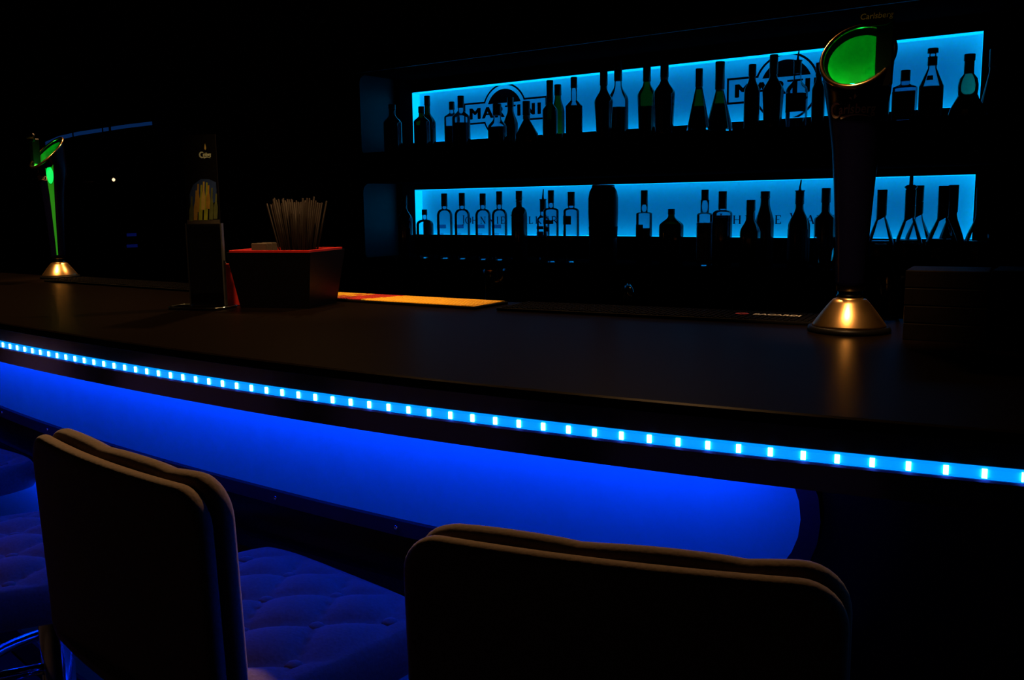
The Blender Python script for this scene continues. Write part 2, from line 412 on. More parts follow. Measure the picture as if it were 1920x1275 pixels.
for nm, z0, z1, zt, zb in (('u', SU, CU, Zt1, Zb1), ('l', SL, CL, Zt2, Zb2)):
    bbx('panel_frame', UX0, EX1, YO, 3.93, zt, z1-.001, shelfm)
    bbx('panel_frame', UX0, EX1, YO, 3.93, z0+.001, zb, shelfm)
    bbx('panel_frame', UX1, EX1, YO, 3.93, zb, zt, shelfm)
    pn = bbx('light_panel', UX0, UX1, YP, YP+.008, zb, zt, PANEL)
    pn['label'] = 'blue backlit panel'
    e = .0008
    bbx('light_bar', UX0+e, UX1-e, YO+.002, YP-.001, zt-.002, zt-.0005, BAR)
    bbx('light_bar', UX0+e, UX1-e, YO+.002, YP-.001, zb+.0005, zb+.002, BAR)
    bbx('light_bar', UX0+.0005, UX0+.002, YO+.002, YP-.001, zb+.003, zt-.003, BAR)
    bbx('light_bar', UX1-.002, UX1-.0005, YO+.002, YP-.001, zb+.003, zt-.003, BAR)
    yp = YP-.0006-bo.y
    if nm == 'u':
        for mx in (-.7884*YP+.2177, -.4167*YP+.2177):
            fr = lambda a, b, t, mx=mx: (mx+a-bo.x, yp-.0002, zt+b-bo.z)
            hw, ft, fb, rc, zc = .249, -.077, -.176, .131, -.1275
            al = math.degrees(math.asin((ft-zc)/rc)); be = math.degrees(math.asin((fb-zc)/rc))
            xa = rc*math.cos(math.radians(al)); 
            path = [(-hw, fb), (-hw, ft), (-xa, ft)]+circ(0, zc, rc, 180-al, al)+[(xa, ft), (hw, ft), (hw, fb)]
            xb = rc*math.cos(math.radians(be))
            path += [(xb, fb)]+circ(0, zc, rc, be, -180-be)+[(-xb, fb), (-hw-.0045, fb)]
            g1 = bandg([path[0]]+[path[1]], .009)
            gs = []
            for i in range(len(path)-1):
                a, b = path[i], path[i+1]; L = math.hypot(b[0]-a[0], b[1]-a[1])
                if L < 1e-5: continue
                dx, dy = (b[0]-a[0])/L*.0045, (b[1]-a[1])/L*.0045
                if L < .03: dx = dy = 0
                gs.append(bandg([(a[0]-dx, a[1]-dy), (b[0]+dx, b[1]+dy)], .009))
            ri = .108; cut = -.087; a2 = math.degrees(math.asin((cut-zc)/ri))
            arc = circ(0, zc, ri, a2, 180-a2)
            gs.append(([(a, b, 0) for a, b in arc], [tuple(range(len(arc)))]))
            fixn(mk('logo_print', *mapg(join(gs), fr), inkm, pn)).location = (0, 0, 0)
            tg = textg('MARTINI', .0775, space=1.22); tg = join([mapg(tg, lambda a, b, c, q=q: (a+q, b+abs(q)*.35, c)) for q in (-.0042, -.0028, -.0014, 0, .0014, .0028, .0042)])
            x0 = min(v[0] for v in tg[0]); x1 = max(v[0] for v in tg[0]); s = .436/(x1-x0)
            tg = mapg(tg, lambda a, b, c: ((a-(x0+x1)/2)*s, b-.155, 0))
            mk('logo_lettering', *mapg(tg, lambda a, b, c: fr(a, b, c)), inkm, pn)
    else:
        H = .036
        def ser(l):
            S = []; t, h = .0062, .0026                     # thick and thin strokes
            def st(x0, y0, x1, y1, wd): S.append(bandg([(x0, y0), (x1, y1)], wd))
            def sf(x, y, wd=.011): S.append(bandg([(x-wd/2, y), (x+wd/2, y)], .0018))
            if l == 'J':
                st(.014, H*1.2, .014, .002, t); sf(.014, H*1.2, .014); S.append(bandg(circ(.006, .002, .008, 0, -120, 8), .004)); return S, .024
            if l == 'O':
                p = [(.02+.017*math.cos(a*math.pi/12), H/2+H/2*math.sin(a*math.pi/12)) for a in range(25)]
                S.append(bandg(p, [.0022+.004*abs(math.cos(a*math.pi/12)) for a in range(25)])); return S, .045
            if l == 'H':
                st(.005, 0, .005, H, t); st(.030, 0, .030, H, t); st(.005, H/2, .03, H/2, h)
                for q in (.005, .03): sf(q, .001); sf(q, H-.001)
                return S, .054
            if l == 'N':
                st(.005, 0, .005, H, h); st(.030, 0, .030, H, h); st(.004, H, .031, 0, t); sf(.005, .001); sf(.004, H-.001); sf(.030, H-.001); return S, .052
            if l == 'I':
                st(.006, 0, .006, H, t); sf(.006, .001); sf(.006, H-.001); return S, .026
            if l in 'EL':
                st(.005, 0, .005, H, t); sf(.005, H-.001); st(.001, .001, .024, .001, h); st(.0235, 0, .0235, .009, h)
                if l == 'E': st(.001, H-.001, .023, H-.001, h); st(.0225, H, .0225, H-.008, h); st(.005, H/2, .018, H/2, h)
                return S, .040
            if l == 'W':
                h2 = H*1.22
                st(.004, h2, .019, 0, t); st(.019, 0, .032, h2, h); st(.028, h2, .043, 0, t); st(.043, 0, .057, h2, h); sf(.004, h2); sf(.03, h2); sf(.057, h2); return S, .066
            if l == 'A':
                st(.004, 0, .018, H, h); st(.018, H, .032, 0, t); st(.009, H*.35, .027, H*.35, h); sf(.004, .001); sf(.032, .001); return S, .044
            if l == 'K':
                st(.005, 0, .005, H, t); st(.006, H*.42, .029, H, h); st(.012, H*.55, .032, 0, t); sf(.005, .001); sf(.005, H-.001); sf(.028, H-.001); sf(.033, .001); return S, .054
            if l == 'R':
                st(.005, 0, .005, H, t); S.append(bandg([(.005, H-.001)]+circ(.016, H*.74, H*.25, 90, -90, 8)+[(.005, H*.49)], .0035)); st(.016, H*.5, .034, 0, t); sf(.005, .001); sf(.005, H-.001); return S, .05
        word = 'JOHNNIE WALKER'
        for xh in (-1.573*YP/3.79, -2.983*YP/3.79):
            cx = xh-.069-.003; gs = []; base = CZ-.090
            for l in word:
                if l == ' ':
                    mk('panel_lettering', *join(gs), mat('blue_black_print', (.003, .010, .04), .8, spec=0), pn); gs = []
                    cx += .022; continue
                S, adv = ser(l)
                for g in S: gs.append(mapg(g, lambda a, b, c, cx=cx: (cx+a-bo.x, yp-.0002, base+b-bo.z)))
                cx += adv
            mk('panel_lettering', *join(gs), mat('blue_black_print', (.003, .010, .04), .8, spec=0), pn)
# rails on the right pillar of the niches
pil = thing('pillar', (UX1+.28, YFR-.005, 0), 0, 'dark square pillar beside the end of the backlit shelves', 'pillar')
box('post', -.02, .55, -.14, .0, 0, CEIL, wall_m, pil)
box('plinth', -.03, .56, -.15, .0, 0, .1, shelfm, pil)

# ------------------------------------------------------------------ bottles
def bottle(name, label, x, t, hw, sh, nb, nh, cb, Y=3.5, shelf='u', base=1.0, g='dark', liq=None, labs=(), pour=0, cw=1.12,
           p=2.0, sy=1.0, group=None, cat='bottle', curve=1.0, ring=None, split=None, waist=None, liqm=None):
    """px outline of a bottle on the shelf: x axis, t top, hw half body, sh shoulder y, nb neck bottom y, nh half neck, cb cap bottom y"""
    z0 = SU if shelf == 'u' else SL
    P = unpx(x, (t+cb)/2, Y=Y); X = P.x; s = ppm(unpx(x, sh, Y=Y))
    def zz(y): return unpx(x, y, Y=Y).z-z0
    R = hw/s; rn = nh/s; Zs, Zn, Zc, Zt = zz(sh), zz(nb), zz(cb), zz(t)
    T = thing(name, (X, Y, z0+.0006), 0, label, cat, group)
    gm = {'dark': darkg, 'clear': clearg, 'green': greeng, 'blue': blueg, 'olive': oliveg, 'teal': tealg}[g]
    Rb = R*base
    body = [(Rb*.55, .004), (Rb*.90, 0), (Rb*.985, .004), (Rb, .012)]
    nst = 5
    for i in range(1, nst): 
        f = i/nst; body.append((Rb+(R-Rb)*f**1.4, .012+(Zs-.012)*f))
    body.append((R, Zs))
    K = 10
    for i in range(1, K+1):
        f = i/K
        if curve > 0: q = (1-math.cos(math.pi*f))/2*(1-.0) if curve == 1 else (1-math.sqrt(max(0, 1-f**curve)) if curve > 1 else f)
        else: q = 1-(1-f)**2
        body.append((R+(rn-R)*q, Zs+(Zn-Zs)*f))
    body += [(rn, (Zn+Zc)/2), (rn, Zc+.002)]
    lathe('glass_body', body, gm, T, p=p, sy=sy)
    ct = Zt if not pour else Zc+(Zt-Zc)*.55
    cr = rn*cw
    cap = [(cr*.98, Zc), (cr, Zc+.001), (cr, Zc+(ct-Zc)*.3), (cr*.985, Zc+(ct-Zc)*.32), (cr*.985, ct-.002), (cr*.9, ct)]
    if split:
        zs0, zs1 = zz(split[1]), zz(split[0])
        lathe('cap', [(cr, Zc), (cr, zs0)], capm, T); lathe('neck_ring', [(rn*.8, zs0), (rn*.8, zs1)], clearg, T)
        lathe('stopper', [(cr*1.12, zs1), (cr*1.12, ct-.002), (cr, ct)], capm, T)
    else: lathe('cap', cap, capm, T)
    if pour:
        pr = tube('pourer', [(0, 0, ct-.001), (0, 0, ct+(Zt-ct)*.25), (.001, 0, ct+(Zt-ct)*.5), (.004, -.001, Zt)], [.006, .0045, .0035, .0022], chrome if pour == 2 else capm, T)
        lathe('pourer_collar', [(cr*1.12, ct-.003), (cr*1.12, ct+.001)], capm, T)
    if ring:
        lathe('neck_band', [(rn*1.04, zz(ring[1])), (rn*1.06, zz(ring[0]))], wlab, T)
    if liq:
        zl = zz(liq); pr = [(r*.93, z) for r, z in body if .0 <= z <= zl]
        # clip at the level
        for i in range(len(body)-1):
            if body[i][1] <= zl < body[i+1][1]:
                f = (zl-body[i][1])/(body[i+1][1]-body[i][1]); pr.append(((body[i][0]+(body[i+1][0]-body[i][0])*f)*.93, zl))
        pr[0] = (pr[0][0], .006); pr[1] = (pr[1][0], .006)
        lathe('liquor', pr, liqm or liqd, T, p=p, sy=sy)
    for y0, y1, lm, a0, a1 in labs:
        k = 6; pr = []
        for i in range(k+1):
            z = zz(y1)+(zz(y0)-zz(y1))*i/k; rr = R
            for j in range(len(body)-1):
                if body[j][1] <= z <= body[j+1][1] and body[j+1][1] > body[j][1]:
                    rr = body[j][0]+(body[j+1][0]-body[j][0])*(z-body[j][1])/(body[j+1][1]-body[j][1])
            pr.append((rr*1.012+.0003, z))
        lathe('label', pr, lm, T, p=p, sy=sy, a0=math.radians(a0), a1=math.radians(a1), n=14)
    return T
FILM = glass('blue_label_film', (.12, .25, .42), (.05, .1, .2))
FILM2 = glass('pale_label_film', (.45, .6, .72), (.2, .3, .4))
B = bottle; FRONT = (205, 370); LEFTSIDE = (190, 285)
# --- upper shelf
B('liquor_bottle', 'black round-shouldered bottle in front of the end panel of the upper shelf', 735, 196, 17, 232, 215, 6, 205, Y=3.47)
B('liqueur_bottle', 'short dark green bottle at the end of the upper backlit panel', 790, 200, 15, 229, 217, 5.2, 212, Y=3.47, g='olive', liq=236)
B('liqueur_bottle', 'taller dark green bottle just behind the short one on the upper shelf', 801, 180, 15, 232, 210, 5, 198, Y=3.63, g='olive', liq=216)
B('spirit_bottle', 'clear bottle half full of dark liquor with a small black cap on the upper shelf', 847, 191, 16, 220, 210, 4.8, 206, Y=3.63, g='clear', liq=237, sy=.8)
B('spirit_bottle', 'clear shouldered bottle of dark liquor with a tall black cap on the upper shelf', 864, 180, 17, 221, 206, 5.6, 202, Y=3.47, g='clear', liq=231)
B('flask_bottle', 'squat clear flask with a knobbed stopper in front of the arched sign', 932, 195, 18, 238, 222, 7.5, 216, Y=3.47, g='clear', liq=238, p=3.5, sy=.6)
B('liqueur_bottle', 'slim black bottle standing before the middle of the arched sign', 957, 183, 14, 236, 205, 5.5, 200, Y=3.6)
B('flask_bottle', 'broad dark bottle with sloping shoulders and pale collar before the arched sign', 987, 190, 24, 252, 225, 6.5, 216, Y=3.46, ring=(217, 224), curve=.9, sy=.6)
B('wine_bottle', 'dark green bottle with a tall black foil neck beside the arched sign', 1031, 151, 14, 208, 193, 5.8, 192, Y=3.47, g='olive', liq=225)
B('wine_bottle', 'bright green bottle with a round black stopper on the upper shelf', 1046, 159, 12.5, 212, 182, 6, 179, Y=3.62, g='green')
B('spirit_bottle', 'clear bottle with a black square label wrapping the whole body on the upper shelf', 1076, 145, 15.5, 199, 188, 5.6, 165, Y=3.47, g='clear', labs=[(199, 262, inkm, 0, 360)], curve=.8)
B('vermouth_bottle', 'dark vermouth bottle with bulging shoulders, beside the clear one', 1132, 134, 17.5, 192, 166, 6.6, 160, Y=3.47, base=.8, curve=1)
B('spirit_bottle', 'tall clear bottle with dome shoulder and black neck between two vermouth bottles', 1159, 112, 19.5, 190, 158, 6.8, 152, Y=3.62, g='clear', liq=202, labs=[(212, 224, wlab, 190, 225)])
B('vermouth_bottle', 'green vermouth bottle with a black foil neck on the upper shelf', 1213, 126, 17.5, 180, 155, 6.6, 153, Y=3.62, base=.85, g='green', liq=200)
B('vermouth_bottle', 'black vermouth bottle with a pale band around the neck', 1246, 116, 20, 177, 150, 7, 145, Y=3.47, base=.86, ring=(145, 150))
B('sparkling_wine_bottle', 'green cone-shaped sparkling wine bottle with plain foil neck', 1311, 129, 22, 245, 163, 6.2, 163, Y=3.47, base=1.0, g='green', curve=.8, ring=(163, 167), liq=200)
B('sparkling_wine_bottle', 'green cone-shaped sparkling wine bottle with wired cork cap', 1350, 116, 27, 248, 170, 7.4, 168, Y=3.6, g='green', curve=.8, liq=195, cw=1.2, ring=(168, 171))
B('liqueur_bottle', 'black bottle with square cap standing before the first letters of the second arched sign', 1411, 121, 14.5, 172, 148, 6.4, 142, Y=3.47)
B('vermouth_bottle', 'tall black vermouth bottle in front of the second arched sign', 1451, 103, 19.5, 172, 142, 7, 138, Y=3.47, base=.86)
B('whisky_bottle', 'clear faceted bottle with dark label and thin pourer in front of the second arched sign', 1496, 94, 18.5, 170, 148, 6.5, 138, Y=3.62, g='clear', pour=1, p=3, labs=[(176, 211, inkm, 195, 345)])
B('liqueur_bottle', 'dark bottle half hidden behind the near beer tower', 1536, 118, 12, 170, 148, 5.5, 142, Y=3.47)
B('liqueur_bottle', 'small dark bottle peeping out behind the beer tower', 1661, 122, 9.5, 152, 145, 5, 140, Y=3.6)
B('gin_flask', 'square pale blue flask with dark square cap and arched label', 1698, 132, 21, 165, 157, 8, 152, Y=3.47, g='blue', p=5, sy=.6, labs=[(172, 225, labm, 215, 325)], cw=1.1)
B('spirit_bottle', 'tall clear bottle with double black stopper and oval seal, dark below', 1749, 91, 21.5, 162, 128, 7.6, 123, Y=3.47, g='clear', liq=163, split=(100, 107), curve=.85, labs=[(143, 152, inkm, 250, 290)])
# bulb-necked bottle: two-part glass
def bulb_bottle():
    Y = 3.47; x = 1816; z0 = SU; P = unpx(x, 150, Y=Y); s = ppm(P)
    zz = lambda y: unpx(x, y, Y=Y).z-z0
    T = thing('liqueur_bottle', (P.x, Y, z0+.0006), 0, 'bottle with a round teal glass bulb above a wide dark body', 'bottle')
    R = 33/s
    lathe('glass_body', [(R*.9, 0), (R, .006), (R, zz(215)), (R*.9, zz(203)), (R*.62, zz(186)), (17/s, zz(178))], darkg, T, sy=.62)
    pr = [(16.5/s, zz(178)), (17.6/s, zz(168)), (17.6/s, zz(160)), (15.5/s, zz(148)), (9/s, zz(139)), (8.4/s, zz(132))]
    lathe('glass_bulb', pr, tealg, T); lathe('cap', [(8.8/s, zz(138)), (8.6/s, zz(115)), (9.8/s, zz(114)), (9.8/s, zz(103)), (9/s, zz(102))], capm, T)
    lathe('seal', [(R*1.01, zz(214)), (R*.97, zz(206))], goldp, T, sy=.62, a0=math.radians(262), a1=math.radians(280), n=4)
bulb_bottle()
B('liqueur_bottle', 'big dark bottle with clear shoulders past the end of the backlit panel', 1866, 92, 25, 215, 135, 9, 125, Y=3.60, g='blue', liq=165, curve=.8)
# --- lower shelf
B('liquor_bottle', 'slim black bottle with gleaming edges before the end panel of the lower shelf', 758, 366, 14, 412, 390, 4.6, 384, Y=3.47, shelf='l')
B('spirit_flask', 'small round clear flask with black cap at the start of the lower backlit panel', 796, 393, 16, 422, 412, 4.6, 403, Y=3.5, shelf='l', g='clear', curve=2, labs=[(412, 440, labm, 300, 360), (428, 446, wlab, 200, 250)])
vods = [(833, 363, 387, 3.5), (866, 362, 386, 3.5), (905, 363, 385, 3.5), (936, 359, 384, 3.5)]
for i, (x, t, cb, Y) in enumerate(vods):
    B('vodka_bottle', ('first', 'second', 'third', 'fourth')[i]+' of four clear vodka bottles counted from the small round flask', x, t, 14.6, 405, 392, 5.2, cb, Y=Y, shelf='l', g='clear', curve=2,
      labs=[(411, 416, FILM, 232, 252), (421, 428, FILM, 215, 318), (437, 441, FILM2, 225, 300)], group='four clear vodka bottles on the lower shelf')
B('wine_bottle', 'round-shouldered black bottle with banded neck beside the four vodka bottles', 973, 358, 15, 405, 388, 5.6, 374, Y=3.5, shelf='l', ring=(376, 379), curve=2)
B('spirit_bottle', 'clear bottle with thin spout pourer, left of a labelled one on the lower shelf', 1018, 355, 12, 412, 402, 5.4, 397, Y=3.62, shelf='l', g='clear', pour=1, labs=[(424, 430, inkm, 200, 340), (434, 444, navyp, 200, 340)])
B('spirit_bottle', 'clear bottle with smooth black cap and dark word band on its label', 1033, 357, 14.5, 396, 390, 5.2, 381, Y=3.47, shelf='l', g='clear', curve=2, labs=[(413, 420, inkm, 215, 320), (426, 434, navyp, 258, 285)])
B('spirit_bottle', 'clear bottle with black print patch and cap, next to the tall black canister', 1071, 360, 15, 397, 390, 6.2, 386, Y=3.5, shelf='l', g='clear', curve=2, labs=[(405, 421, inkm, 205, 300), (432, 446, inkm, 205, 238)])
# tall black canister
def canister():
    Y = 3.52; x = 1131; z0 = SL; s = ppm(unpx(x, 420, Y=Y)); zz = lambda y: unpx(x, y, Y=Y).z-z0
    T = thing('canister', (unpx(x, 420, Y=Y).x, Y, z0+.0006), .35, 'tall broad black shaped canister on the lower shelf', 'canister')
    lathe('body', [(24/s, 0), (25.5/s, .004), (25/s, zz(450)), (26/s, zz(425)), (27/s, zz(400)), (27/s, zz(372)), (25/s, zz(360)), (21/s, zz(352))], blackp, T, p=4, sy=.7)
    lathe('lid', [(20.5/s, zz(352)), (20.5/s, zz(348)), (19.5/s, zz(347))], capm, T, p=4, sy=.7)
    lathe('grip_band', [(25.6/s, zz(446)), (26.4/s, zz(425))], blackr, T, p=4, sy=.7)
canister()
B('spirit_bottle', 'clear bottle with long black cap and stepped dark label right of the canister', 1208, 357, 15, 401, 398, 6.6, 384, Y=3.5, shelf='l', g='clear', curve=2, liq=428, labs=[(421, 470, inkm, 200, 290)], cw=1.0)
B('herb_liqueur_bottle', 'squat square-shouldered green bottle with short black cap', 1259, 392, 22.5, 424, 405, 6, 402, Y=3.5, shelf='l', g='olive', p=4, sy=.55, liq=420, labs=[(455, 480, labm, 230, 310)])
B('rum_bottle', 'clear-necked bottle with a pale wrap-around label on the lower shelf', 1322, 356, 14.6, 404, 399, 8, 376, Y=3.5, shelf='l', g='clear', curve=2, labs=[(418, 488, wlab, 0, 360), (424, 437, inkm, 230, 290)], cw=.86)
B('liqueur_bottle', 'dark square-shouldered bottle right beside the pale-labelled one', 1355, 359, 17, 402, 394, 7, 392, Y=3.5, shelf='l', g='clear', liq=404, curve=2, p=3)
B('liqueur_bottle', 'short black bottle with thick neck in front of the lower lettering', 1408, 375, 17.5, 436, 408, 7.5, 395, Y=3.47, shelf='l', p=3)
B('shaker_bottle', 'black bottle with a lumpy round stopper on the lower shelf', 1435, 359, 17, 420, 378, 8.4, 372, Y=3.6, shelf='l', cw=1.05)
B('liqueur_bottle', 'grey-labelled dark bottle with tall spout pourer', 1500, 337, 20, 425, 388, 7.2, 383, Y=3.5, shelf='l', pour=2, labs=[(430, 490, labm, 0, 360)], g='dark')
B('wine_bottle', 'black wine bottle standing behind a drinking glass near the beer tower', 1549, 353, 20, 412, 396, 7.6, 380, Y=3.6, shelf='l')
def beerglass():
    Y = 3.45; x = 1547; z0 = SL; s = ppm(unpx(x, 480, Y=Y)); zz = lambda y: unpx(x, y, Y=Y).z-z0
    T = thing('drinking_glass', (unpx(x, 480, Y=Y).x, Y, z0+.0006), 0, 'empty flared drinking glass in front of the black wine bottle', 'glass')
    lathe('glass_wall', [(14/s, .002), (14.5/s, .01), (20/s, zz(460)), (21.5/s, zz(445))], clearg, T, capt=False)
    lathe('glass_foot', [(13.5/s, 0), (14/s, .002)], blueg, T)
beerglass()
def conical(x, t, cb, hw, nh, Y, label, content=None, pour=0, g='clear'):
    z0 = SL; P = unpx(x, 400, Y=Y); s = ppm(P); zz = lambda y: unpx(x, y, Y=Y).z-z0
    T = thing('conical_bottle', (P.x, Y, z0+.0006), 0, label, 'bottle')
    R = hw/s; rn = nh*.86/s; top = t+ (26 if pour else 0)
    pr = [(R*.9, 0), (R, .006), (R*1.0, .05), (R*.98, zz(455)), (R*.8, zz(440)), (rn*1.25, zz(412)), (rn, zz(cb)), (rn, zz(top+6))]
    lathe('glass_body', pr, {'clear': clearg, 'dark': darkg}[g], T)
    # long sleeve with a slanted lower edge
    n = 20; V = []; r2 = nh/s
    for k, (rr, yy) in enumerate(((r2, cb), (r2, top+.5), (r2*.9, top))):
        for i in range(n):
            a = 2*math.pi*i/n; z = zz(yy)+(r2*.55*math.cos(a)+r2*.3*math.sin(a) if k == 0 else 0)
            V.append((rr*math.cos(a), rr*math.sin(a), z))
    F = [(k*n+i, k*n+(i+1) % n, (k+1)*n+(i+1) % n, (k+1)*n+i) for k in range(2) for i in range(n)]+[tuple(2*n+i for i in range(n))]
    mk('neck_sleeve', V, F, capm, T, True)
    lathe('sleeve_ring', [(r2*1.03, zz(top+30)), (r2*1.03, zz(top+29))], chrome, T)
    if content:
        zl = zz(content); lathe('liquor', [(R*.85, .005), (R*.94, .012), (R*.92, zl*.8), (R*.84, zl)], liqd, T)
    if pour:
        lathe('pourer_collar', [(r2*.8, zz(top)), (r2*1.25, zz(top-5)), (r2*.7, zz(top-9))], capm, T)
        tube('pourer', [(0, 0, zz(top-4)), (0, 0, zz(t))], [.007, .006], capm, T)
conical(1653, 356, 409, 24, 9, 3.5, 'conical clear bottle with black neck sleeve next to the beer tower', 452)
conical(1706, 330, 410, 24.5, 9.5, 3.5, 'conical clear bottle with tall pourer above a black neck sleeve', 450, pour=1)
conical(1723, 348, 404, 25, 7.5, 3.65, 'conical clear bottle standing behind the one with the pourer', None)
conical(1768, 349, 410, 28, 9.5, 3.47, 'conical clear bottle with black sleeve paired with a dark one', 448)
conical(1786, 347, 403, 24, 9, 3.62, 'conical dark bottle with black sleeve behind a clear one', None, g='dark')
conical(1838, 350, 398, 26, 8.5, 3.47, 'conical clear bottle past the end of the lower backlit panel', 452)

# ------------------------------------------------------------------ beer towers
def tower(loc, rz, label, window, lside, scl=1):
    T = thing('beer_tower', loc, rz, label, 'beer tap', None); T.scale = (scl, scl, scl)
    k = .001*(1/1.13)                                       # metres per photo pixel at the near tower
    lathe('foot_ring', [(75*k, 0), (77*k, .003), (75*k, .009), (69*k, .010)], blackp, T, n=40)
    lathe('base_cone', [(68*k, .010), (67*k, .013), (50*k, .034), (36*k, .050), (30*k, .0555), (27*k, .056)], brass, T, n=48)
    lathe('neck_collar', [(25*k, .056), (25*k, .062), (22.5*k, .064), (22.5*k, .070)], chrome, T)
    # horn: narrow at the foot, wide at the slanted mouth
    n = 48; V = []; prof = [(26, .070), (27, .085), (30, .15), (33.5, .20), (37, .25), (42, .305), (50, .355), (58, .395)]
    for r, z in prof:
        for i in range(n): a = 2*math.pi*i/n; V.append((r*k*math.cos(a), r*k*math.sin(a), z))
    def mouth(a, r, sink=0):
        y = r*k*math.sin(a); return (r*k*math.cos(a), y-.012+sink*.4, .452+(y+.002)*.98-sink)
    for i in range(n): V.append(mouth(2*math.pi*i/n, 64))
    m_ = len(prof)+1
    F = [(j*n+i, j*n+(i+1) % n, (j+1)*n+(i+1) % n, (j+1)*n+i) for j in range(m_-1) for i in range(n)]+[tuple(range(n-1, -1, -1))]
    mk('column', V, F, towerm, T, True)
    tube('mouth_rim', [mouth(2*math.pi*i/n, 63) for i in range(n)], .0042, brassrim, T, 8, True)
    # recessed bowl with the green lens
    V = [mouth(2*math.pi*i/n, 61) for i in range(n)]+[mouth(2*math.pi*i/n, 52, .006) for i in range(n)]
    mk('dark_collar', V, [(i, (i+1) % n, n+(i+1) % n, n+i) for i in range(n)], blackp, T, True)
    V = [mouth(2*math.pi*i/n, 52, .006) for i in range(n)]+[mouth(2*math.pi*i/n, 42, .022) for i in range(n)]+[mouth(0, 0, .026)]
    F = [(i, (i+1) % n, n+(i+1) % n, n+i) for i in range(n)]+[(n+i, n+(i+1) % n, 2*n) for i in range(n)]
    mk('green_lens', V, F, GREENLENS, T, True)
    p0 = mouth(-math.pi/2, 47, .010)
    mk('green_lamp', *latheg([(.0, -.003), (.006, -.002), (.008, 0), (.006, .002), (0, .003)], n=10, c=p0), GREENLED, T, True)
    # tap lever with badge, standing at one side of the mouth
    lv = fixn(mk('tap_lever', *prismg(rrect(36*k, 63*k, .400, .505, .006), lambda a, b, t: (a*lside, t, b), -.045, -.020), blackp, T))
    bd = fixn(mk('badge', *prismg(rrect(8*k, 63*k, .492, .522, .012), lambda a, b, t: (a*lside, t, b), -.052, -.046), blackp, T))
    tg = textg('Carlsberg', .0125, shear=.15)
    mk('badge_lettering', [(36*k*lside+x, -.0525, .503+y) for x, y, z in tg[0]], tg[1], goldp, bd)
    # word on the column, wrapped around it
    def wrap(x, y, z, zc=.360):
        zz = zc+y
        r = 58
        for (r0_, z0_), (r1_, z1_) in zip(prof, prof[1:]):
            if z0_ <= zz <= z1_: r = r0_+(r1_-r0_)*(zz-z0_)/(z1_-z0_)
        rr = r*k+.0007; a = -math.pi/2+x/(r*k); return (rr*math.cos(a), rr*math.sin(a), zz)
    gs = [textg('arlsberg', .021, bold=.0003, shear=.12, align='LEFT')]
    gs[0] = mapg(gs[0], lambda x, y, z: (x*.86-.0225, y, z))
    gs.append(bandg(circ(-.027, .0065, .0105, 50, 330, 16), [.0008+.0046*math.sin(math.pi*i/16)**.7 for i in range(17)]))
    gs.append(bandg([(-.019+.05*i/10, -.0055+.004*math.sin(math.pi*i/10)-.001) for i in range(11)], [.0006+.0030*(1-i/10) for i in range(11)]))
    gs.append(bandg([(.003, .022), (.0045, .026), (.004, .030)], [.0005, .004, .0005]))
    gs.append(bandg([(.0, .021), (-.003, .024), (-.005, .0245)], [.0005, .003, .0005]))
    mk('column_lettering', *mapg(join(gs), wrap), creamp, T)
    if window:
        n2 = 14; V = []
        for j in range(n2+1):
            z = .085+(.425-.085)*j/n2; r = 58
            for (r0_, z0_), (r1_, z1_) in zip(prof, prof[1:]):
                if z0_ <= z <= z1_: r = r0_+(r1_-r0_)*(z-z0_)/(z1_-z0_)
            if z > .395: r = 58+(z-.395)/.04*6
            hw = .10+.17*(j/n2)
            for q in (-1, -.5, 0, .5, 1): a = window+hw*q; V.append(((r*k+.001)*math.cos(a), (r*k+.001)*math.sin(a), z))
        F = [(j*5+q, j*5+q+1, j*5+q+6, j*5+q+5) for j in range(n2) for q in range(4)]
        mk('light_window', V, F, GREENSTRIP, T, True)
        c = []; zc_, hz_ = .372, .030                       # hot spot of the window's glow, set as a brighter emissive oval
        for i in range(24):
            t_ = 2*math.pi*i/24; z = zc_+hz_*math.sin(t_); r = 58
            for (r0_, z0_), (r1_, z1_) in zip(prof, prof[1:]):
                if z0_ <= z <= z1_: r = r0_+(r1_-r0_)*(z-z0_)/(z1_-z0_)
            a = window+.235*math.cos(t_); c.append(((r*k+.0019)*math.cos(a), (r*k+.0019)*math.sin(a), z))
        c.append(tuple((Vector(c[0])+Vector(c[12]))/2+Vector((math.cos(window), math.sin(window), 0))*.003)); mk('hot_spot', c, [(i, (i+1) % 24, 24) for i in range(24)], GREENHOT, T)
    return T
p = unpx(1591, 621, z=TOP); tower((p.x, p.y, TOP), .12, 'tall blue beer tower with brass cone base and green glowing mouth beside the brown boxes', 0, 1)
p = unpx(113, 521, z=TOP); tower((p.x, p.y, TOP), .0, 'distant beer tower with a lit green stripe down its side and brass base', -.62, -1, .91)

